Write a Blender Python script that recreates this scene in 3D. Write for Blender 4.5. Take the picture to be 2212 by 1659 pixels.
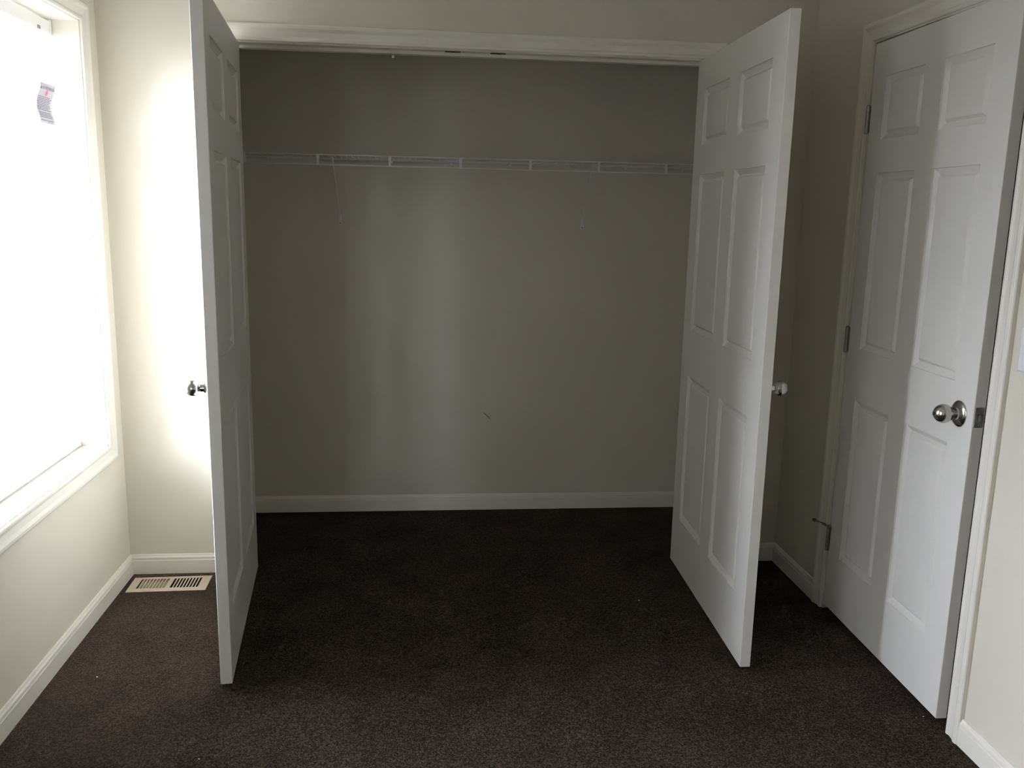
import bpy, bmesh, math, random
from mathutils import Vector, Matrix
random.seed(7)
scn = bpy.context.scene
for o in list(bpy.data.objects): bpy.data.objects.remove(o)
COL = scn.collection
R = math.radians

# ---------------------------------------------------------------- camera
YAW, PITCH, ROLL, CAMH, FPX = R(6.1547), R(11.101), R(1.22654), 1.47007, 1901.84
F = Vector((math.sin(YAW)*math.cos(PITCH), math.cos(YAW)*math.cos(PITCH), -math.sin(PITCH)))
R0 = Vector((math.cos(YAW), -math.sin(YAW), 0)); U0 = R0.cross(F)
RR = R0*math.cos(ROLL)+U0*math.sin(ROLL); UU = -R0*math.sin(ROLL)+U0*math.cos(ROLL)
cam = bpy.data.cameras.new('camera'); co = bpy.data.objects.new('camera', cam); COL.objects.link(co)
cam.sensor_fit = 'HORIZONTAL'; cam.sensor_width = 36; cam.lens = FPX/2212*36; cam.clip_start = .02
m = Matrix((RR, UU, -F)).transposed().to_4x4(); m.translation = Vector((0, 0, CAMH)); co.matrix_world = m
scn.camera = co

# ---------------------------------------------------------------- light
scn.view_settings.view_transform = 'Standard'; scn.view_settings.look = 'None'
scn.view_settings.gamma = 1; scn.view_settings.use_curve_mapping = False
scn.view_settings.exposure = 0.0
SKY = 69.0
w = bpy.data.worlds.new('sky'); scn.world = w; w.use_nodes = True
nt = w.node_tree; bg = nt.nodes['Background']
bg.inputs['Color'].default_value = (0.91, 0.92, 1.06, 1); bg.inputs['Strength'].default_value = SKY
SUN_DIR = Vector((0.202, 1.0, -0.075)).normalized()
sd = bpy.data.lights.new('low_sun', 'SUN'); sd.energy = 0.09; sd.angle = R(1.6); sd.color = (.92, .96, 1.0)
so = bpy.data.objects.new('low_sun', sd); COL.objects.link(so)
so.rotation_euler = SUN_DIR.to_track_quat('-Z', 'Y').to_euler(); so.location = (-2.5, -5, 2)
scn.cycles.max_bounces = 14; scn.cycles.diffuse_bounces = 8; scn.cycles.transparent_max_bounces = 16
scn.cycles.sample_clamp_indirect = 8

# ---------------------------------------------------------------- room numbers (metres, from the photo's perspective)
XL, XR, Y0 = -1.1565, 1.5426, 3.4895      # left wall, right wall, wall with the closet
YB = -6.5                                  # wall behind the camera
D = .7217; YC = Y0+D                       # closet back wall
XO, XRR, ZT = -.6962, 1.1165, 2.0569       # closet opening
HC = 2.44
WT = .115
WY1, WY0, WZ0, WZ1 = 3.3245, 2.41, .575, 2.08   # window in left wall
V2Y0, V2Y1 = .30, 1.215                      # second window, added unseen left of the camera to light the right side
V3Y0, V3Y1 = -2.9, -.45                      # third window, unseen behind the camera, placed to pass the low sun
D3F, D3N = 3.0145, 2.193                   # right-wall door opening
G = .02

# portals tell the renderer where daylight enters
def portal(name, y0, y1):
    l = bpy.data.lights.new(name, 'AREA'); l.shape = 'RECTANGLE'; l.size = WZ1-WZ0+.1; l.size_y = y1-y0+.1
    l.cycles.is_portal = True
    o = bpy.data.objects.new(name, l); COL.objects.link(o)
    o.location = (XL-.20, (y0+y1)/2, (WZ0+WZ1)/2); o.rotation_euler = (0, R(-90), 0)
portal('portal_near_closet', WY0, WY1); portal('portal_left', V2Y0, V2Y1); portal('portal_behind', V3Y0, V3Y1)

# ---------------------------------------------------------------- materials
def mat(name, col, rough=.6, metal=0, spec=.5, trans=0, bump=None, var=None):
    M = bpy.data.materials.new(name); M.use_nodes = True; n = M.node_tree; b = n.nodes['Principled BSDF']
    b.inputs['Base Color'].default_value = (*col, 1); b.inputs['Roughness'].default_value = rough
    b.inputs['Metallic'].default_value = metal; b.inputs['Specular IOR Level'].default_value = spec
    tc = n.nodes.new('ShaderNodeTexCoord')
    if var:
        sc, amt = var
        t = n.nodes.new('ShaderNodeTexNoise'); t.inputs['Scale'].default_value = sc; t.inputs['Detail'].default_value = 4
        n.links.new(tc.outputs['Object'], t.inputs['Vector'])
        mx = n.nodes.new('ShaderNodeMix'); mx.data_type = 'RGBA'
        mx.inputs[6].default_value = (*[c*(1-amt) for c in col], 1); mx.inputs[7].default_value = (*[min(1, c*(1+amt)) for c in col], 1)
        n.links.new(t.outputs['Fac'], mx.inputs[0]); n.links.new(mx.outputs[2], b.inputs['Base Color'])
    if bump:
        sc, st, di = bump
        t = n.nodes.new('ShaderNodeTexNoise'); t.inputs['Scale'].default_value = sc; t.inputs['Detail'].default_value = 3
        n.links.new(tc.outputs['Object'], t.inputs['Vector'])
        bp = n.nodes.new('ShaderNodeBump'); bp.inputs['Strength'].default_value = st; bp.inputs['Distance'].default_value = di
        n.links.new(t.outputs['Fac'], bp.inputs['Height']); n.links.new(bp.outputs[0], b.inputs['Normal'])
    return M
M_WALL = mat('wall_paint', (.63, .60, .51), .75, spec=.25, bump=(260, .12, .001), var=(3, .02))
M_CEIL = mat('ceiling_paint', (.80, .79, .76), .85, spec=.2, bump=(150, .2, .001))
M_TRIM = mat('trim_gloss', (.765, .74, .665), .38, spec=.45, var=(6, .012))
M_DOOR = mat('door_paint', (.745, .735, .695), .42, spec=.4, bump=(500, .08, .0006))
M_VINYL = mat('vinyl', (.84, .84, .83), .4)
M_NICKEL = mat('satin_nickel', (.50, .485, .465), .20, 1)
M_STEEL = mat('hinge_steel', (.36, .35, .33), .33, 1)
M_DARK = mat('dark_gap', (.03, .028, .025), .9)
M_BRASSDK = mat('strike_metal', (.09, .08, .065), .5, .8)
M_WIRE = mat('wire_coat', (.74, .74, .76), .4)
M_VENT = mat('vent_enamel', (.50, .42, .315), .45, var=(20, .05))
M_DUCT = mat('duct_metal', (.14, .12, .09), .55, .5)
M_PLATE = mat('switch_plastic', (.78, .79, .81), .35)
M_FLECK = mat('fleck', (.75, .72, .66), .8)
M_STAIN = mat('debris', (.035, .025, .02), .9)
M_SCUFF = mat('scuff', (.22, .21, .18), .8)
M_GROUND = mat('ground_soil', (.12, .105, .085), .95, var=(2, .3))
M_INK = mat('tag_ink', (.13, .11, .16), .7)
M_RED = mat('tag_red', (.62, .08, .12), .7)
M_RUBBER = mat('rubber_tip', (.12, .11, .10), .7)
def translucent(name, col, fac):
    M = bpy.data.materials.new(name); M.use_nodes = True; n = M.node_tree; n.nodes.clear()
    o = n.nodes.new('ShaderNodeOutputMaterial'); mx = n.nodes.new('ShaderNodeMixShader'); mx.inputs[0].default_value = fac
    d = n.nodes.new('ShaderNodeBsdfDiffuse'); t = n.nodes.new('ShaderNodeBsdfTranslucent')
    tc = n.nodes.new('ShaderNodeTexCoord'); ns = n.nodes.new('ShaderNodeTexNoise'); ns.inputs['Scale'].default_value = 15
    cr = n.nodes.new('ShaderNodeMix'); cr.data_type = 'RGBA'
    cr.inputs[6].default_value = (*[c*.98 for c in col], 1); cr.inputs[7].default_value = (*col, 1)
    n.links.new(tc.outputs['Object'], ns.inputs['Vector']); n.links.new(ns.outputs['Fac'], cr.inputs[0])
    for s in (d, t): n.links.new(cr.outputs[2], s.inputs[0])
    n.links.new(d.outputs[0], mx.inputs[1]); n.links.new(t.outputs[0], mx.inputs[2]); n.links.new(mx.outputs[0], o.inputs[0])
    return M
M_SLAT = translucent('blind_vinyl', (.86, .86, .85), .45)
M_TAG = translucent('tag_paper', (.60, .59, .63), .06)
def glass():
    M = bpy.data.materials.new('window_glass'); M.use_nodes = True; n = M.node_tree; n.nodes.clear()
    o = n.nodes.new('ShaderNodeOutputMaterial'); mx = n.nodes.new('ShaderNodeMixShader'); mx.inputs[0].default_value = .06
    t = n.nodes.new('ShaderNodeBsdfTransparent'); t.inputs[0].default_value = (.96, .98, .97, 1)
    g = n.nodes.new('ShaderNodeBsdfGlossy'); g.inputs['Roughness'].default_value = .02
    n.links.new(t.outputs[0], mx.inputs[1]); n.links.new(g.outputs[0], mx.inputs[2]); n.links.new(mx.outputs[0], o.inputs[0])
    return M
M_GLASS = glass()
def carpet():
    M = bpy.data.materials.new('carpet'); M.use_nodes = True; n = M.node_tree; b = n.nodes['Principled BSDF']; L = n.links.new
    b.inputs['Roughness'].default_value = 1; b.inputs['Specular IOR Level'].default_value = .05
    tc = n.nodes.new('ShaderNodeTexCoord')
    v = n.nodes.new('ShaderNodeTexVoronoi'); v.inputs['Scale'].default_value = 230
    ns = n.nodes.new('ShaderNodeTexNoise'); ns.inputs['Scale'].default_value = 320; ns.inputs['Detail'].default_value = 4; ns.inputs['Roughness'].default_value = .7
    big = n.nodes.new('ShaderNodeTexNoise'); big.inputs['Scale'].default_value = 5; big.inputs['Detail'].default_value = 5
    for t in (v, ns, big): L(tc.outputs['Object'], t.inputs['Vector'])
    wn = n.nodes.new('ShaderNodeTexWhiteNoise'); L(v.outputs['Position'], wn.inputs['Vector'])
    cr = n.nodes.new('ShaderNodeValToRGB'); e = cr.color_ramp.elements
    e[0].position = 0; e[0].color = (.018, .0125, .0098, 1); e[1].position = 1; e[1].color = (.078, .056, .044, 1)
    k = e.new(.55); k.color = (.038, .0275, .0215, 1)
    L(wn.outputs['Value'], cr.inputs[0])
    mr = n.nodes.new('ShaderNodeMapRange'); mr.inputs[1].default_value = .3; mr.inputs[2].default_value = .7
    mr.inputs[3].default_value = .8; mr.inputs[4].default_value = 1.2; L(big.outputs['Fac'], mr.inputs[0])
    mm = n.nodes.new('ShaderNodeMix'); mm.data_type = 'RGBA'; mm.blend_type = 'MULTIPLY'; mm.inputs[0].default_value = 1
    L(cr.outputs[0], mm.inputs[6]); L(mr.outputs[0], mm.inputs[7]); L(mm.outputs[2], b.inputs['Base Color'])
    ad = n.nodes.new('ShaderNodeMath'); ad.operation = 'SUBTRACT'; L(ns.outputs['Fac'], ad.inputs[0]); L(v.outputs['Distance'], ad.inputs[1])
    bp = n.nodes.new('ShaderNodeBump'); bp.inputs['Strength'].default_value = .8; bp.inputs['Distance'].default_value = .004
    L(ad.outputs[0], bp.inputs['Height']); L(bp.outputs[0], b.inputs['Normal'])
    return M
M_CARPET = carpet()

# ---------------------------------------------------------------- helpers
class MB:
    def __init__(s): s.v = []; s.f = []
    def add(s, vs, fs):
        k = len(s.v); s.v += [tuple(v) for v in vs]; s.f += [tuple(i+k for i in f) for f in fs]; return s
    def box(s, x0, x1, y0, y1, z0, z1, M=None):
        vs = [Vector((x, y, z)) for x in (x0, x1) for y in (y0, y1) for z in (z0, z1)]
        if M is not None: vs = [M @ v for v in vs]
        return s.add(vs, [(0, 1, 3, 2), (4, 6, 7, 5), (0, 4, 5, 1), (2, 3, 7, 6), (0, 2, 6, 4), (1, 5, 7, 3)])
    def tube(s, pts, r, n=8):
        pts = [Vector(p) for p in pts]; rings = []
        for i, p in enumerate(pts):
            d = (pts[min(i+1, len(pts)-1)]-pts[max(i-1, 0)]).normalized()
            a = d.orthogonal().normalized() if i == 0 else (a - d*a.dot(d)).normalized()
            b = d.cross(a); rr = r[i] if isinstance(r, (list, tuple)) else r
            rings.append([p+(a*math.cos(2*math.pi*k/n)+b*math.sin(2*math.pi*k/n))*rr for k in range(n)])
        vs = [v for q in rings for v in q]; fs = []
        for i in range(len(rings)-1):
            for k in range(n): fs.append((i*n+k, i*n+(k+1) % n, (i+1)*n+(k+1) % n, (i+1)*n+k))
        fs += [tuple(range(n)), tuple((len(rings)-1)*n+k for k in range(n))]
        return s.add(vs, fs)
    def lathe(s, prof, axis, origin, n=32):   # prof: (distance along axis, radius)
        o = Vector(origin); d = Vector(axis).normalized()
        return s.tube2([(o+d*t, r) for t, r in prof], d, n)
    def tube2(s, pr, d, n):
        a = d.orthogonal().normalized(); b = d.cross(a); k0 = len(pr)
        vs = [p+(a*math.cos(2*math.pi*k/n)+b*math.sin(2*math.pi*k/n))*max(r, 1e-5) for p, r in pr for k in range(n)]
        fs = [(i*n+k, i*n+(k+1) % n, (i+1)*n+(k+1) % n, (i+1)*n+k) for i in range(k0-1) for k in range(n)]
        fs += [tuple(range(n)), tuple((k0-1)*n+k for k in range(n))]
        return s.add(vs, fs)
    def loft(s, A, B, closed=True):
        n = len(A); fs = [(i, (i+1) % n, n+(i+1) % n, n+i) for i in range(n)]
        return s.add(list(A)+list(B), fs+[tuple(range(n)), tuple(range(n, 2*n))])
    def build(s, name, m, parent=None, smooth=False, weld=False):
        me = bpy.data.meshes.new(name); me.from_pydata(s.v, [], s.f)
        bm = bmesh.new(); bm.from_mesh(me)
        if weld: bmesh.ops.remove_doubles(bm, verts=bm.verts, dist=1e-5)
        bmesh.ops.recalc_face_normals(bm, faces=bm.faces)
        for f in bm.faces: f.smooth = smooth
        bm.to_mesh(me); bm.free()
        if smooth:
            try: me.set_sharp_from_angle(angle=R(35))
            except Exception: pass
        me.materials.append(m)
        o = bpy.data.objects.new(name, me); COL.objects.link(o)
        if parent is not None: o.parent = parent
        return o
def tag(o, label, cat, kind=None, group=None):
    if label: o['label'] = label
    if cat: o['category'] = cat
    if kind: o['kind'] = kind
    if group: o['group'] = group
    return o
def empty(name, loc=(0, 0, 0), rz=0):
    o = bpy.data.objects.new(name, None); COL.objects.link(o); o.location = loc; o.rotation_euler = (0, 0, rz)
    o.empty_display_size = .1
    return o
def S(o, label, cat): return tag(o, label, cat, 'structure')

# ---------------------------------------------------------------- shell
OUT = .16
# floor with the hole under the register
VC = Vector((XL+.181, Y0-.1185)); VA = R(1.3); VH = (.128, .050)
hx0, hx1, hy0, hy1 = VC.x-VH[0], VC.x+VH[0], VC.y-VH[1], VC.y+VH[1]
f = MB()
fx0, fx1, fy0, fy1 = XL-OUT, XR+.9, YB-.15, YC+.15
f.box(fx0, hx0, fy0, fy1, -.05, 0); f.box(hx1, fx1, fy0, fy1, -.05, 0)
f.box(hx0, hx1, fy0, hy0, -.05, 0); f.box(hx0, hx1, hy1, fy1, -.05, 0)
S(f.build('floor', M_CARPET), 'dark brown wall to wall carpet running on into the closet', 'carpet')
S(MB().box(fx0, fx1, fy0, fy1, HC, HC+.1).build('ceiling', M_CEIL), 'flat white ceiling above the room', 'ceiling')
def wall_left():
    b = MB(); x0, x1 = XL-OUT, XL
    ys = [fy0, V3Y0, V3Y1, V2Y0, V2Y1, WY0, WY1, fy1]
    for i in (0, 2, 4, 6): b.box(x0, x1, ys[i], ys[i+1], 0, HC)
    for i in (1, 3, 5): b.box(x0, x1, ys[i], ys[i+1], 0, WZ0); b.box(x0, x1, ys[i], ys[i+1], WZ1, HC)
    return b.build('wall_left', M_WALL)
S(wall_left(), 'cream painted wall around and below the bright window', 'wall')
b = MB(); jo = .018
b.box(XL, XO-jo, Y0, Y0+WT, 0, HC); b.box(XRR+jo, XR, Y0, Y0+WT, 0, HC); b.box(XO-jo, XRR+jo, Y0, Y0+WT, ZT+jo, HC)
S(b.build('wall_back', M_WALL), 'cream wall around and above the open closet', 'wall')
wc = S(MB().box(XL, XR+.12, YC, YC+.12, 0, HC).build('wall_closet', M_WALL), 'shaded grey wall at the back of the closet', 'wall')
CXL, CXR = -1.02, 1.46
S(MB().box(CXL-.1, CXL, Y0+WT, YC, 0, HC).build('wall_closet_left', M_WALL), 'left end wall inside the closet', 'wall')
S(MB().box(CXR, CXR+.1, Y0+WT, YC, 0, HC).build('wall_closet_right', M_WALL), 'right end wall inside the closet', 'wall')
b = MB(); b.box(XR, XR+WT, fy0, D3N-jo, 0, HC); b.box(XR, XR+WT, D3F+jo, fy1, 0, HC); b.box(XR, XR+WT, D3N-jo, D3F+jo, ZT+jo, HC)
S(b.build('wall_right', M_WALL), 'pale wall on the right around the nearly closed door', 'wall')
S(MB().box(fx0, fx1, YB-.12, YB, 0, HC).build('wall_front', M_WALL), 'plain wall behind the camera', 'wall')
b = MB(); b.box(XR+.8, XR+.9, fy0, fy1, 0, HC); b.box(XR+.1, XR+.8, YC+.02, fy1, 0, HC)
S(b.build('wall_hall', M_WALL), 'hall wall beyond the nearly closed door', 'wall')
S(MB().box(-40, XL-OUT-.02, -40, 44, -.5, -.45).build('ground', M_GROUND), 'bare ground outside the windows', 'ground')

M_BLOCKER = mat('blocker_siding', (.20, .19, .17), .8, var=(4, .1))  # shared by the unseen light blockers added outside
nb = MB(); nb.box(-8, -3.2, -10.2, -3.5, -.45, 3.2)  # house shape added out of view to cut low skylight
nb.box(-3.2, XL-OUT-.02, -8, -.25, 2.9, 3.0)  # slab added over the passage, keeps skylight out of the wide window
nb.loft([Vector((-8.3, -10.2, 3.2)), Vector((-2.9, -10.2, 3.2)), Vector((-5.6, -10.2, 4.8))], [Vector((-8.3, -3.5, 3.2)), Vector((-2.9, -3.5, 3.2)), Vector((-5.6, -3.5, 4.8))])
fa, fb, fn_ = Vector((-1.50, -.75, 0)), Vector((-1.50, -.75, 0))+Vector((-.1925, -.981, 0))*29, Vector((-.06, .012, 0))  # tall panel added along the sun's path to block the sky beside it
S(MB().loft([fa+Vector((0, 0, -.45)), fa+fn_+Vector((0, 0, -.45)), fa+fn_+Vector((0, 0, 2.9)), fa+Vector((0, 0, 2.9))], [fb+Vector((0, 0, -.45)), fb+fn_+Vector((0, 0, -.45)), fb+fn_+Vector((0, 0, 2.9)), fb+Vector((0, 0, 2.9))]).build('sky_blocker_near', M_BLOCKER), 'tall unseen panel added outside behind the camera to block skylight', 'light blocker')
ga, gb = Vector((-2.05, -6.8, 0)), Vector((-6.85, -30, 0))  # second added panel, narrows the strip of sky reaching the closet
S(MB().loft([ga+Vector((0, 0, -.45)), ga-fn_+Vector((0, 0, -.45)), ga-fn_+Vector((0, 0, 4.2)), ga+Vector((0, 0, 4.2))], [gb+Vector((0, 0, -.45)), gb-fn_+Vector((0, 0, -.45)), gb-fn_+Vector((0, 0, 4.2)), gb+Vector((0, 0, 4.2))]).build('sky_blocker_far', M_BLOCKER), 'long unseen panel added outside, far behind the camera, to narrow the skylight', 'light blocker')
S(nb.build('sky_blocker_house', M_BLOCKER), 'unseen house shape and roof slab added outside to cut skylight', 'house')

# ---------------------------------------------------------------- mouldings
CAS = [(0, 0), (0, .008), (.003, .0105), (.010, .0108), (.014, .0088), (.019, .0085), (.036, .0115), (.043, .0150), (.047, .0165), (.056, .0165), (.060, .0145), (.062, .0115), (.062, 0)]
def casing(rect, sides, fn, parent, name='casing'):
    s0, s1, t0, t1 = rect
    for sd_ in sides:
        if sd_ == 'top':   A = [fn(s0-a, t1+a, b_) for a, b_ in CAS]; B = [fn(s1+a, t1+a, b_) for a, b_ in CAS]
        if sd_ == 'bottom': A = [fn(s0-a, t0-a, b_) for a, b_ in CAS]; B = [fn(s1+a, t0-a, b_) for a, b_ in CAS]
        if sd_ == 's0':    A = [fn(s0-a, t0-(a if 'bottom' in sides else 0), b_) for a, b_ in CAS]; B = [fn(s0-a, t1+a, b_) for a, b_ in CAS]
        if sd_ == 's1':    A = [fn(s1+a, t0-(a if 'bottom' in sides else 0), b_) for a, b_ in CAS]; B = [fn(s1+a, t1+a, b_) for a, b_ in CAS]
        MB().loft(A, B).build(name, M_TRIM, parent)
BB = [(0, 0), (0, .013), (.056, .013), (.0575, .0115), (.062, .0108), (.064, .0118), (.069, .0110), (.073, .0075), (.079, .0050), (.080, .0035), (.080, 0)]
def baseboard(name, p0, p1, nrm, label, m0=0, m1=0, more=()):
    mb = MB()
    for (p0_, p1_, n_, a0, a1) in [(p0, p1, nrm, m0, m1)]+list(more):
        P0, P1, N = Vector((*p0_, 0)), Vector((*p1_, 0)), Vector((*n_, 0)); d = (P1-P0).normalized()
        A = [P0+N*t+d*t*a0+Vector((0, 0, z)) for z, t in BB]; B = [P1+N*t-d*t*a1+Vector((0, 0, z)) for z, t in BB]
        mb.loft(A, B)
    return S(mb.build(name, M_TRIM), label, 'baseboard')
ci, co_ = .005, .067
baseboard('baseboard_left', (XL, YB), (XL, Y0), (1, 0), 'white baseboard below the window', 1, 1)
baseboard('baseboard_back_left', (XL, Y0), (XO-co_, Y0), (0, -1), 'short white baseboard behind the left closet door and floor register', 1, 0)
baseboard('baseboard_back_right', (XRR+co_, Y0), (XR, Y0), (0, -1), 'short white baseboard in the corner behind the right closet door', 0, 1)
baseboard('baseboard_right_far', (XR, Y0), (XR, D3F+co_), (-1, 0), 'shaded white baseboard between corner and hinged side of the right-wall door', 1, 0)
baseboard('baseboard_right_near', (XR, D3N-co_), (XR, YB), (-1, 0), 'white baseboard on right wall nearest the camera', 0, 1)
baseboard('baseboard_closet', (CXL, YC), (CXR, YC), (0, -1), 'white baseboard along the back of the closet', 1, 1,
          [((CXL, Y0+WT), (CXL, YC), (1, 0), 0, 1), ((CXR, YC), (CXR, Y0+WT), (-1, 0), 1, 0)])
baseboard('baseboard_front', (XL, YB), (XR, YB), (0, 1), 'white baseboard behind the camera', 1, 1)

# closet opening trim
t1 = S(empty('trim_1', ((XO+XRR)/2, Y0, 0)), 'white moulded casing and jamb around the closet opening', 'door frame')
def local(parent, fn):
    L = parent.location.copy(); return lambda *a: fn(*a)-L
fn = local(t1, lambda s, t, b_: Vector((s, Y0-b_, t)))
casing((XO-ci, XRR+ci, 0, ZT+ci), ('top', 's0', 's1'), fn, t1)
def lbox(parent, name, m, *a):
    mb = MB(); x, y, z = parent.location
    mb.box(a[0]-x, a[1]-x, a[2]-y, a[3]-y, a[4]-z, a[5]-z); return mb.build(name, m, parent)
lbox(t1, 'jamb', M_TRIM, XO-jo, XO, Y0-.001, Y0+WT+.001, 0, ZT)
lbox(t1, 'jamb', M_TRIM, XRR, XRR+jo, Y0-.001, Y0+WT+.001, 0, ZT)
lbox(t1, 'head_jamb', M_TRIM, XO-jo, XRR+jo, Y0-.001, Y0+WT+.001, ZT, ZT+jo)
lbox(t1, 'stop', M_TRIM, XO, XRR, Y0+.045, Y0+.080, ZT-.0115, ZT)
lbox(t1, 'stop', M_TRIM, XO, XO+.010, Y0+.045, Y0+.080, 0, ZT-.0115)
lbox(t1, 'stop', M_TRIM, XRR-.010, XRR, Y0+.045, Y0+.080, 0, ZT-.0115)
for x in (.1265, .2985):
    k = lbox(t1, 'catch_plate', M_BRASSDK, x-.0285, x+.0285, Y0+.012, Y0+.036, ZT-.0016, ZT)
    mb = MB(); mb.tube2([(Vector((x, Y0+.024, ZT-.0022))-t1.location, .0065), (Vector((x, Y0+.024, ZT-.0017))-t1.location, .0065)], Vector((0, 0, 1)), 16)
    mb.build('catch_hole', M_DARK, k)
# casing inside the closet is not seen; frame of the right-wall door
t2 = S(empty('trim_2', (XR, (D3F+D3N)/2, 0)), 'white moulded casing and jamb around the door on the right wall', 'door frame')
fn = local(t2, lambda s, t, b_: Vector((XR-b_, s, t)))
casing((D3N-ci, D3F+ci, 0, ZT+ci), ('top', 's0', 's1'), fn, t2)
lbox(t2, 'jamb', M_TRIM, XR-.001, XR+WT, D3N-jo, D3N, 0, ZT)
lbox(t2, 'jamb', M_TRIM, XR-.001, XR+WT, D3F, D3F+jo, 0, ZT)
lbox(t2, 'head_jamb', M_TRIM, XR-.001, XR+WT, D3N-jo, D3F+jo, ZT, ZT+jo)
lbox(t2, 'stop', M_TRIM, XR+.050, XR+.085, D3N, D3N+.012, 0, ZT-.012)
lbox(t2, 'stop', M_TRIM, XR+.050, XR+.085, D3F-.012, D3F, 0, ZT-.012)
lbox(t2, 'stop', M_TRIM, XR+.050, XR+.085, D3N, D3F, ZT-.012, ZT)

# ---------------------------------------------------------------- six-panel doors
T = .035; DH = 2.032
PROF = [(0, 0), (.0012, .0040), (.0035, .0048), (.0185, .0148), (.0205, .0150), (.0290, .0050), (.0325, .0040)]
def door(name, loc, rz, W, us, zs, sg, label, knob_u, knob_z, both=False):
    root = empty(name, loc, rz); S(root, label, 'door')
    X = lambda u: sg*(u+.003); Yy = lambda t: .006+t
    u0, u1, u2, u3 = us; cells_u = [0, u0, u1, u2, u3, W]; cells_z = [0]+[z for r in zs for z in r]+[DH]
    c = .0015
    mb = MB()
    for side in (0, 1):
        t = 0 if side == 0 else T
        cu = list(cells_u); cu[0] = c; cu[-1] = W-c; cz = list(cells_z); cz[0] = c; cz[-1] = DH-c
        for i in range(5):
            for j in range(len(cz)-1):
                if i in (1, 3) and j in (1, 3, 5): continue
                mb.add([Vector((X(u), Yy(t), z)) for u, z in ((cu[i], cz[j]), (cu[i+1], cz[j]), (cu[i+1], cz[j+1]), (cu[i], cz[j+1]))], [(0, 1, 2, 3)])
        tt = c if side == 0 else T-c
        a = [(c, c), (W-c, c), (W-c, DH-c), (c, DH-c)]; bb = [(0, 0), (W, 0), (W, DH), (0, DH)]
        for k in range(4):
            k2 = (k+1) % 4
            mb.add([Vector((X(a[k][0]), Yy(t), a[k][1])), Vector((X(a[k2][0]), Yy(t), a[k2][1])), Vector((X(bb[k2][0]), Yy(tt), bb[k2][1])), Vector((X(bb[k][0]), Yy(tt), bb[k][1]))], [(0, 1, 2, 3)])
    bb = [(0, 0), (W, 0), (W, DH), (0, DH)]
    for k in range(4):
        k2 = (k+1) % 4
        mb.add([Vector((X(bb[k][0]), Yy(c), bb[k][1])), Vector((X(bb[k2][0]), Yy(c), bb[k2][1])), Vector((X(bb[k2][0]), Yy(T-c), bb[k2][1])), Vector((X(bb[k][0]), Yy(T-c), bb[k][1]))], [(0, 1, 2, 3)])
    for (a0, a1) in ((u0, u1), (u2, u3)):
        for (z0, z1) in zs:
            q = [(a0, z0), (a1, z0), (a1, z1), (a0, z1)]
            for k in range(4):
                k2 = (k+1) % 4
                mb.add([Vector((X(q[k][0]), Yy(0), q[k][1])), Vector((X(q[k2][0]), Yy(0), q[k2][1])), Vector((X(q[k2][0]), Yy(T), q[k2][1])), Vector((X(q[k][0]), Yy(T), q[k][1]))], [(0, 1, 2, 3)])
    mb.build('slab', M_DOOR, root, weld=True)
    for (z0, z1) in zs:
        for (a0, a1) in ((u0, u1), (u2, u3)):
            mb = MB()
            for side in (0, 1):
                rings = []
                for d_, h in PROF:
                    y = Yy(h) if side == 0 else Yy(T-h)
                    rings.append([Vector((X(u), y, z)) for u, z in ((a0+d_, z0+d_), (a1-d_, z0+d_), (a1-d_, z1-d_), (a0+d_, z1-d_))])
                for i in range(len(rings)-1):
                    for k in range(4):
                        k2 = (k+1) % 4; mb.add([rings[i][k], rings[i][k2], rings[i+1][k2], rings[i+1][k]], [(0, 1, 2, 3)])
                mb.add(rings[-1], [(0, 1, 2, 3)])
            q = [(a0, z0), (a1, z0), (a1, z1), (a0, z1)]
            for k in range(4):
                k2 = (k+1) % 4
                mb.add([Vector((X(q[k][0]), Yy(0), q[k][1])), Vector((X(q[k2][0]), Yy(0), q[k2][1])), Vector((X(q[k2][0]), Yy(T), q[k2][1])), Vector((X(q[k][0]), Yy(T), q[k][1]))], [(0, 1, 2, 3)])
            mb.build('door_panel', M_DOOR, root, weld=True)
    # knob on the room face
    def knob(dirn, big):
        o = Vector((X(knob_u), Yy(0 if dirn < 0 else T), knob_z)); ax = Vector((0, dirn, 0))
        kr = .0272 if big else .0238; rr = .0375 if big else .031; cl = .047 if big else .047
        st = .0125
        pr = [(cl-kr*math.cos(a), kr*math.sin(a)) for a in [R(x) for x in range(28, 168, 10)]]
        if big: pr += [(cl+kr*.985, kr*.25), (cl+kr*.985, .0001)]
        else: pr += [(cl+kr*.97, kr*.22), (cl+kr, .0001)]
        mb = MB(); mb.lathe([(.004, st), (.012, st*.9)]+pr, ax, o, 40); kb = mb.build('door_knob', M_NICKEL, root, True)
        mb = MB(); mb.lathe([(0, rr), (.0025, rr), (.005, rr*.93), (.0085, rr*.72), (.0105, rr*.50), (.015, rr*.47), (.016, .0001)], ax, o, 40)
        mb.build('rose', M_NICKEL, kb, True)
        if big:
            mb = MB(); mb.lathe([(cl+kr*.97, .0085), (cl+kr*1.03, .0085), (cl+kr*1.03, .006), (cl+kr*.97, .0058), (cl+kr*.97, .0001)], ax, o, 20); mb.build('key_cylinder', M_STEEL, kb)
            M4 = Matrix.Translation(o+Vector((0, dirn*(cl+kr*1.0), 0)))
            MB().box(-.0012, .0012, -.0006, .0006, -.004, .004, M4).build('keyhole', M_DARK, kb)
    knob(-1, both)
    if both: knob(1, True)
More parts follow.
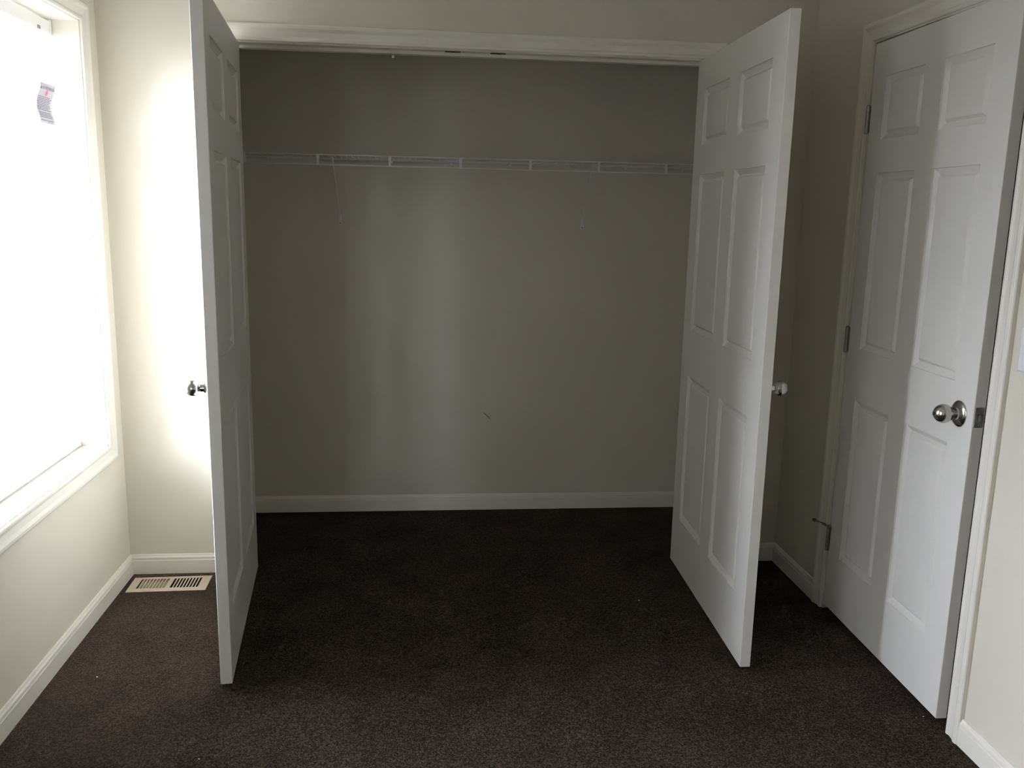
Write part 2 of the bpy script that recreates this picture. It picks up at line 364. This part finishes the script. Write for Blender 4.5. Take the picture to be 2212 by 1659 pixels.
    # hinges: barrel knuckles on the pivot line, leaf on the hinge edge of the slab
    for zc in (1.785, 1.022, .262):
        mb = MB(); kn = 5; hh = .0889; step = hh/kn
        for k in range(kn):
            z0 = zc-hh/2+k*step+.0006; z1 = z0+step-.0016
            mb.tube([(0, 0, z0), (0, 0, z1)], .0068, 12)
        mb.tube([(0, 0, zc-hh/2), (0, 0, zc+hh/2)], .0045, 10)
        h = mb.build('hinge', M_STEEL, root)
        mb = MB(); mb.tube([(0, 0, zc+hh/2), (0, 0, zc+hh/2+.004)], [.0062, .004], 12); mb.tube([(0, 0, zc-hh/2-.003), (0, 0, zc-hh/2)], [.004, .0062], 12)
        mb.build('hinge_pin', M_STEEL, h)
        mb = MB(); mb.box(min(0, X(-.001)), max(0, X(-.0005)), .0, Yy(.024), zc-hh/2, zc+hh/2); mb.box(min(X(.0005), X(.0065)), max(X(.0005), X(.0065)), Yy(-.0012), Yy(.001), zc-hh/2, zc+hh/2)
        mb.build('hinge_leaf', M_STEEL, h)
    return root, X, Yy
ZR = ((.215, .818), (1.000, 1.603), (1.712, 1.917))
dl, X, Yy = door('door_1', (XO, Y0-.006, G), -R(84.858), .9221, (.103, .405, .517, .815), ZR, 1,
    'left closet door, white six-panel, swung open edge-on beside the window', .865, .921)
dr, X, Yy = door('door_2', (XRR, Y0-.006, G), R(88.196), .9221, (.103, .405, .517, .815), ZR, -1,
    'right closet door, white six-panel, swung open with panelled inside face in view', .865, .921)
d3, X, Yy = door('door_3', (XR-.006, Y0-.4782, G), R(-90-1.33), .7813, (.092, .333, .437, .676), ZR, 1,
    'white six-panel door with keyed nickel knob, nearly shut in the right wall', .716, .913, True)
# latch on the free edge of door_3
W3 = X(.7813)
lp = MB(); lp.box(W3, W3+.0016, Yy(.006), Yy(.0305), .888, .945); lp = lp.build('latch_plate', M_STEEL, d3)
mb = MB(); mb.box(W3+.001, W3+.011, Yy(.011), Yy(.024), .907, .926); mb.build('latch_bolt', M_NICKEL, lp)
for z in (.895, .938):
    mb = MB(); mb.tube([(W3+.0012, Yy(.018), z), (W3+.0024, Yy(.018), z)], .0035, 12); mb.build('screw', M_NICKEL, lp)
# hinge-pin door stop on the lowest hinge
h_low = [o for o in COL.objects if o.parent == d3 and o.name.startswith('hinge')]
h_low = sorted([o for o in h_low if 'pin' not in o.name and 'leaf' not in o.name], key=lambda o: min(v.co.z for v in o.data.vertices))[0]
mb = MB(); z = .262+.0475
mb.tube([(0, 0, z), (0, 0, z+.004)], .010, 14); mb.tube([(-.004, 0, z+.002), (-.045, -.022, z+.004), (-.062, -.028, z+.003)], .0028, 8)
mb.tube([(-.012, -.006, z+.002), (-.024, -.012, z+.003)], .0055, 8)
mb.build('door_stop', M_STEEL, h_low)
mb = MB(); mb.tube([(-.060, -.027, z+.003), (-.070, -.030, z+.0025)], [.006, .0055], 10); mb.build('stop_bumper', M_RUBBER, h_low)

# ---------------------------------------------------------------- windows
def window(name, y0, y1, units, label):
    root = S(empty(name, (XL, (y0+y1)/2, WZ0)), label, 'window')
    fn = local(root, lambda s, t, b_: Vector((XL+b_, s, t)))
    casing((y0, y1, WZ0, WZ1), ('top', 'bottom', 's0', 's1'), fn, root)
    d0, d1 = -OUT, 0
    e = .0006
    lbox(root, 'window_jamb', M_TRIM, XL+d0, XL+e, y0, y0+.004, WZ0, WZ1); lbox(root, 'window_jamb', M_TRIM, XL+d0, XL+e, y1-.004, y1, WZ0, WZ1)
    lbox(root, 'window_head', M_TRIM, XL+d0, XL+e, y0, y1, WZ1-.004, WZ1); lbox(root, 'window_sill', M_TRIM, XL+d0, XL+e, y0, y1, WZ0, WZ0+.004)
    n = units; wd = (y1-y0)/n; zm = 1.30
    for i in range(n):
        a, b2 = y0+i*wd+.004, y0+(i+1)*wd-.004
        for (z0, z1, x0, x1) in ((WZ0+.004, zm+.018, -.148, -.124), (zm-.018, WZ1-.004, -.158, -.146)):
            sw = .034
            mb = MB(); x, y, z = root.location
            for (ya, yb, za, zb) in ((a, a+sw, z0, z1), (b2-sw, b2, z0, z1), (a+sw, b2-sw, z0, z0+sw), (a+sw, b2-sw, z1-sw, z1)):
                mb.box(XL+x0-x, XL+x1-x, ya-y, yb-y, za-z, zb-z)
            sa = mb.build('sash', M_VINYL, root)
            mb = MB(); xm = (x0+x1)/2; mb.box(XL+xm-.002-x, XL+xm+.002-x, a+sw-y, b2-sw-y, z0+sw-z, z1-sw-z)
            mb.build('pane', M_GLASS, sa)
    return root
w1 = window('window_1', WY0, WY1, 1, 'bright white window in the left wall, framed in moulded casing')
MB().box(-.005, .005, -.0025, 0, -.005, .005, Matrix.Translation(Vector((-.092, WY1-.004, 2.0))-w1.location)).build('screw_cap', M_STEEL, w1)
window('unseen_window_2', V2Y0, V2Y1, 1, 'unseen window added in the left wall beside the camera to light the room')  # added out of view for light on the right-hand doors and wall
window('unseen_window_3', V3Y0, V3Y1, 2, 'wide unseen window in the left wall behind the camera, placed to pass the low sun')  # unseen, placed so the low sun reaches the closet wall

# ---------------------------------------------------------------- mini blind in window_1
BY0, BY1 = WY0+.010, WY1-.010; BX = XL-.0885      # BX = front face of the head rail
bl = tag(empty('window_blind', (BX, (BY0+BY1)/2, WZ0+.005)), 'white mini blind lowered over the bright window', 'blind')
bx, by, bz = bl.location
mb = MB(); prof = [(0, 0), (0, .040), (-.0015, .040), (-.0015, .002), (-.024, .002), (-.024, .036), (-.0255, .036), (-.0255, 0)]
for y_a, y_b in ((BY0, BY1-.009),):
    mb.loft([Vector((p[0], y_a-by, 2.027+p[1]-bz)) for p in prof], [Vector((p[0], y_b-by, 2.027+p[1]-bz)) for p in prof])
mb.build('head_rail', M_VINYL, bl)
for ya, yb in ((BY1-.0085, BY1), (BY0-.0085, BY0)):
    mb = MB(); mb.box(-.029, .002, ya-by, yb-by, 2.024-bz, 2.0725-bz); mb.build('end_bracket', M_VINYL, bl)
mb = MB(); mb.box(-.0245, -.002, BY0+.004-by, BY1-.010-by, .585-bz, .600-bz); br = mb.build('bottom_rail', M_VINYL, bl)
for y in (3.17, 2.86, 2.55):
    MB().box(-.0255, -.001, y-.007-by, y+.007-by, .5835-bz, .5865-bz).build('rail_button', M_VINYL, br)
mb = MB(); MB_ = mb
mb.box(-.0245, -.002, BY1-.0105-by, BY1-.004-by, .583-bz, .602-bz); mb.build('rail_cap', M_VINYL, br)
# slats
z = .612; first = None; tilt = R(17); k = 0
while z < 2.02:
    if first is None:
        mb = MB(); n = 6; hw = .0125; pts = []
        for i in range(n+1):
            u = -hw+2*hw*i/n; c_ = .0022*(1-(u/hw)**2)
            pts.append((u*math.cos(tilt)-c_*math.sin(tilt), -u*math.sin(tilt)+c_*math.cos(tilt)))
        L_ = (BY1-.012-BY0-.006)/2
        for i in range(n):
            (xa, za), (xb, zb) = pts[i], pts[i+1]
            mb.add([(xa, -L_, za), (xb, -L_, zb), (xb, L_, zb), (xa, L_, za)], [(0, 1, 2, 3)])
        first = mb.build('slat', M_SLAT, bl, weld=True); o = first
    else:
        o = first.copy(); COL.objects.link(o); o.parent = bl
    o.location = (-.0135, (BY0+.006+BY1-.012)/2-by, z-bz)
    z += .0205
for y in (3.17, 2.86, 2.55):
    mb = MB()
    for xx in (-.0025, -.0245): mb.tube([(xx, y-by, .60-bz), (xx, y-by, 2.034-bz)], .0007, 5)
    mb.build('ladder_cord', M_VINYL, bl)
mb = MB(); mb.tube([(.004, 3.222-by, 2.040-bz), (.005, 3.224-by, 1.83-bz), (.004, 3.226-by, 1.70-bz)], .0009, 6)
mb.tube([(.004, 3.230-by, 2.040-bz), (.005, 3.230-by, 1.83-bz), (.004, 3.227-by, 1.70-bz)], .0009, 6)
lc = mb.build('lift_cord', M_VINYL, bl)
mb = MB(); mb.tube([(.004, 3.2265-by, 1.705-bz), (.004, 3.2265-by, 1.695-bz), (.004, 3.2265-by, 1.672-bz)], [.002, .004, .0062], 12); mb.build('cord_tassel', M_VINYL, lc)
MB().box(-.001, .003, 3.205-by, 3.221-by, 2.026-bz, 2.038-bz).build('cord_lock', M_STEEL, bl)

# the same blind again on unseen_window_2, added to dim its light, slats shut further
b2l = bl.copy(); COL.objects.link(b2l); b2l.location.y += V2Y0-WY0
tag(b2l, 'white mini blind added over the unseen second window to dim its light', 'blind')
for ch in list(bl.children):
    c2 = ch.copy(); COL.objects.link(c2); c2.parent = b2l
    if ch.name.startswith('slat'): c2.rotation_euler = (0, R(46), 0)
    for g in ch.children:
        g2 = g.copy(); COL.objects.link(g2); g2.parent = c2

# ---------------------------------------------------------------- warning tag hanging at the blind
TG = tag(empty('warning_tag', (XL-.074, 3.1695, 1.848)), 'curled paper warning tag printed ADVERTENCIA hanging in front of the blind', 'tag')
TW, TH = .117, .126
def curl(s, t):    # s across 0..1, t down 0..1
    x = .018*(.5+.5*math.cos(math.pi*min(1, t/.55))) if t < .55 else .0095*(.5-.5*math.cos(math.pi*(t-.55)/.45))
    return Vector((x, -TW/2+s*TW, -t*TH))
mb = MB(); NS, NT = 8, 20; vs = []
for j in range(NT+1):
    for i in range(NS+1): vs.append(curl(i/NS, j/NT))
fs = [(j*(NS+1)+i, j*(NS+1)+i+1, (j+1)*(NS+1)+i+1, (j+1)*(NS+1)+i) for j in range(NT) for i in range(NS)]
mb.add(vs, fs); pp = mb.build('paper', M_TAG, TG, True)
sm = pp.modifiers.new('thick', 'SOLIDIFY'); sm.thickness = .0004
def printed(name, polys, m):
    mb = MB()
    for q in polys: mb.add([curl(s, t)+Vector((.0006, 0, 0)) for s, t in q], [tuple(range(len(q)))])
    return mb.build(name, m, pp)
# heading
tc_ = bpy.data.curves.new('heading', 'FONT'); tc_.body = 'ADVERTENCIA'; tc_.size = 1; tc_.extrude = 0; tc_.resolution_u = 2
to_ = bpy.data.objects.new('tmp_text', tc_); COL.objects.link(to_); bpy.context.view_layer.update()
me = bpy.data.meshes.new_from_object(to_.evaluated_get(bpy.context.evaluated_depsgraph_get())); bpy.data.objects.remove(to_)
xs = [v.co.x for v in me.vertices]; ysx = [v.co.y for v in me.vertices]; x0, x1, y0_, y1_ = min(xs), max(xs), min(ysx), max(ysx)
for v in me.vertices:
    s = .15+.80*(v.co.x-x0)/(x1-x0); t = .155-.075*(v.co.y-y0_)/(y1_-y0_); v.co = curl(s, t)+Vector((.0007, 0, 0))
me.materials.clear(); me.materials.append(M_INK)
ho = bpy.data.objects.new('heading', me); COL.objects.link(ho); ho.parent = pp
printed('warning_triangle', [[(.03, .155), (.13, .155), (.08, .08)]], M_INK)
ring = []
for k in range(20):
    a0, a1 = 2*math.pi*k/20, 2*math.pi*(k+1)/20
    ring.append([(.5+.085*math.cos(a0), .235+.072*math.sin(a0)), (.5+.085*math.cos(a1), .235+.072*math.sin(a1)), (.5+.068*math.cos(a1), .235+.056*math.sin(a1)), (.5+.068*math.cos(a0), .235+.056*math.sin(a0))])
ring += [[(.45, .27), (.54, .265), (.53, .235), (.46, .24)], [(.49, .235), (.55, .23), (.52, .195), (.48, .2)], [(.44, .205), (.455, .195), (.56, .27), (.545, .28)]]
printed('red_symbol', ring, M_RED)
rows = []; rnd = random.Random(3)
for k, t in enumerate([.33, .37, .41, .45, .49, .53, .57, .61, .65, .72, .76, .80, .84, .92]):
    s = .06; end = rnd.uniform(.78, .96) if k != 13 else .9
    while s < end:
        wl = rnd.uniform(.04, .12); rows.append([(s, t), (min(s+wl, end), t), (min(s+wl, end), t+.017), (s, t+.017)]); s += wl+.02
printed('printed_lines', rows, M_INK)
printed('footer_lines', [[(.5, .965), (.62, .965), (.62, .975), (.5, .975)], [(.68, .967), (.82, .967), (.82, .977), (.68, .977)]], M_INK)

# ---------------------------------------------------------------- wire closet shelf
SY = Y0+D-.30; SZ = 1.6885; SX0, SX1 = CXL+.006, CXR-.006
sh = tag(empty('wire_shelf', (0, SY, SZ)), 'white wire closet shelf with hanging lip, fixed high on the closet back wall', 'shelf')
def tb(name, segs, r, parent=sh, n=8, kind=None):
    mb = MB(); L = Vector((0, SY, SZ))
    for s in segs: mb.tube([Vector(p)-L for p in s], r, n)
    o = mb.build(name, M_WIRE, parent)
    if kind: o['kind'] = kind
    return o
tb('front_rod', [[(SX0, SY, SZ), (SX1, SY, SZ)]], .0030)
tb('lip_rod', [[(SX0, SY-.004, SZ-.0415), (SX1, SY-.004, SZ-.0415)]], .0028)
tb('back_rod', [[(SX0, YC-.010, SZ-.004), (SX1, YC-.010, SZ-.004)]], .0028)
tb('middle_rod', [[(SX0, SY+.15, SZ-.0055), (SX1, SY+.15, SZ-.0055)]], .0028)
wires = []; x = SX0+.01
while x < SX1: wires.append([(x, SY-.001, SZ+.0028), (x, YC-.005, SZ+.0002)]); x += .0254
tb('deck_wires', wires, .0013, n=5, kind='stuff')
x = .1783-.3025*4
while x < SX1-.01:
    if x > SX0+.01:
        mb = MB(); mb.box(x-.0055, x+.0055, -.0055, -.0025, -.0415, .001); mb.build('lip_strap', M_WIRE, sh)
    x += .3025
x = -.95
while x < CXR-.03:
    mb = MB(); mb.box(x-.006, x+.006, YC-.016-SY, YC-SY-.0003, -.014, .003); mb.build('wall_clip', M_WIRE, sh); x += .2743
for xb, xa in ((-.3628, -.366), (.7737, .757)):
    o = tb('support_brace', [[(xa, SY+.004, SZ-.006), (xb, YC-.006, 1.432), (xb, YC-.003, 1.405)]], .0028)
    mb = MB(); mb.box(xb-.007, xb+.007, YC-.0025-SY, YC-SY-.0002, 1.392-SZ, 1.438-SZ); mb.build('brace_foot', M_WIRE, o)
    mb = MB(); mb.tube([(xb, YC-.0045-SY, 1.400-SZ), (xb, YC-.002-SY, 1.400-SZ)], .0038, 10); mb.build('screw', M_STEEL, o)
# scuff on the closet wall
mb = MB(); P = [(.3175, .4975), (.323, .489), (.331, .482), (.339, .4745), (.3465, .467), (.3535, .461)]; Wd = [.0006, .0018, .0012, .0018, .0014, .0006]
for i in range(len(P)-1):
    (xa, za), (xb, zb) = P[i], P[i+1]; a, b2 = Wd[i], Wd[i+1]
    mb.add([(xa-a, YC-.0004, za-a), (xa+a, YC-.0004, za+a), (xb+b2, YC-.0004, zb+b2), (xb-b2, YC-.0004, zb-b2)], [(0, 1, 2, 3)])
mb.build('scuff_mark', M_SCUFF, wc)

# ---------------------------------------------------------------- floor register
fv = tag(empty('floor_register', (VC.x, VC.y, 0), VA), 'beige metal floor register set into the carpet at the window corner', 'vent')
A_, B_ = .1485, .0685; H = .005
banks = ((-.1165, -.0085), (.0085, .1165)); VB = .045
mb = MB()
outer = [(-A_, -B_), (A_, -B_), (A_, B_), (-A_, B_)]; inner = [(-A_+.010, -B_+.008), (A_-.010, -B_+.008), (A_-.010, B_-.008), (-A_+.010, B_-.008)]
for k in range(4):
    k2 = (k+1) % 4
    mb.add([(*outer[k], .0005), (*outer[k2], .0005), (*outer[k2], .002), (*outer[k], .002)], [(0, 1, 2, 3)])
    mb.add([(*outer[k], .002), (*outer[k2], .002), (*inner[k2], H), (*inner[k], H)], [(0, 1, 2, 3)])
xs_ = [-A_+.010, banks[0][0], banks[0][1], banks[1][0], banks[1][1], A_-.010]; ys_ = [-B_+.008, -VB, VB, B_-.008]
for i in range(5):
    for j in range(3):
        if i in (1, 3) and j == 1: continue
        mb.add([(xs_[i], ys_[j], H), (xs_[i+1], ys_[j], H), (xs_[i+1], ys_[j+1], H), (xs_[i], ys_[j+1], H)], [(0, 1, 2, 3)])
for a, b2 in banks:
    for (p, q) in (((a, -VB), (b2, -VB)), ((b2, -VB), (b2, VB)), ((b2, VB), (a, VB)), ((a, VB), (a, -VB))):
        mb.add([(*p, H), (*q, H), (*q, H-.003), (*p, H-.003)], [(0, 1, 2, 3)])
mb.build('frame', M_VENT, fv, weld=True)
ns = 9
for bi, (a, b2) in enumerate(banks):
    pitch = (b2-a)/ns
    for k in range(ns+1):
        x = a+k*pitch
        if k < ns and k > 0:
            mb = MB(); mb.box(x-.0018, x+.0018, -VB, VB, H-.0035, H); mb.build('louver_bar', M_VENT, fv)
        if k < ns:
            sgn = -1 if bi == 0 else 1     # vanes of the two banks lean away from each other
            M4 = Matrix.Translation((x+pitch/2+(.001 if bi == 0 else -.001), 0, H-.010)) @ Matrix.Rotation(sgn*R(27), 4, 'Y')
            mb = MB(); mb.box(-.0005, .0005, -VB, VB, -.0065, .0065, M4); mb.build('vane', M_VENT, fv)
mb = MB()
for (x0, x1, y0, y1, z0, z1) in ((-.126, .126, -.048, .048, -.16, -.15), (-.127, -.126, -.048, .048, -.15, .0045), (.126, .127, -.048, .048, -.15, .0045), (-.126, .126, -.049, -.048, -.15, .0045), (-.126, .126, .048, .049, -.15, .0045)):
    mb.box(x0, x1, y0, y1, z0, z1)
mb.build('duct_boot', M_DUCT, fv)

# ---------------------------------------------------------------- light switch at the right edge
ls = tag(empty('light_switch', (XR, 2.060, 1.1485)), 'white switch plate at the right edge of the photo beside the door casing', 'switch')
mb = MB(); a, b2 = .035, .057
o4 = [(-a, -b2), (a, -b2), (a, b2), (-a, b2)]; i4 = [(-a+.005, -b2+.005), (a-.005, -b2+.005), (a-.005, b2-.005), (-a+.005, b2-.005)]
for k in range(4):
    k2 = (k+1) % 4
    mb.add([(0, *o4[k]), (0, *o4[k2]), (-.003, *o4[k2]), (-.003, *o4[k])], [(0, 1, 2, 3)])
    mb.add([(-.003, *o4[k]), (-.003, *o4[k2]), (-.0058, *i4[k2]), (-.0058, *i4[k])], [(0, 1, 2, 3)])
mb.add([(-.0058, *q) for q in i4], [(0, 1, 2, 3)]); mb.build('switch_plate', M_PLATE, ls, weld=True)
MB().box(-.0045, .0045, -.004, .004, -.009, .009, Matrix.Translation((-.010, 0, .003)) @ Matrix.Rotation(R(20), 4, 'Y')).build('toggle', M_PLATE, ls)
for z in (.030, -.030):
    mb = MB(); mb.tube([(-.0055, 0, z), (-.007, 0, z)], .003, 10); mb.build('screw', M_PLATE, ls)

# ---------------------------------------------------------------- crumbs on the carpet
def crumb(x, y, r, m, name, label, group=None, cat='debris', flat=.5):
    bm = bmesh.new(); bmesh.ops.create_icosphere(bm, subdivisions=1, radius=r)
    rn = random.Random(int(x*1000))
    for v in bm.verts: v.co *= rn.uniform(.65, 1.25); v.co.z *= flat
    me = bpy.data.meshes.new(name); bm.to_mesh(me); bm.free(); me.materials.append(m)
    o = bpy.data.objects.new(name, me); COL.objects.link(o); o.location = (x, y, r*flat*.8)
    return tag(o, label, cat, None, group)
crumb(-1.0086, 2.6658, .0028, M_FLECK, 'paint_fleck', 'white fleck on the carpet in front of the window wall', 'white flecks on the carpet')
crumb(-.5898, 2.2113, .0022, M_FLECK, 'paint_fleck', 'white fleck on the carpet near the bottom edge, below the left closet door', 'white flecks on the carpet')
crumb(.8487, 3.1171, .0028, M_FLECK, 'paint_fleck', 'white fleck on the dark carpet left of the right closet door', 'white flecks on the carpet')
crumb(1.5136, 2.2689, .0022, M_FLECK, 'paint_fleck', 'white fleck below the near edge of the right-wall door', 'white flecks on the carpet')
crumb(-.863, 3.1965, .006, M_STAIN, 'leaf_scrap', 'small dark scrap on the carpet in front of the floor register', None, 'debris', .22)
crumb(-1.1090, 2.7188, .004, M_STAIN, 'lint_scrap', 'tiny dark scrap on the carpet against the left baseboard', None, 'debris', .3)
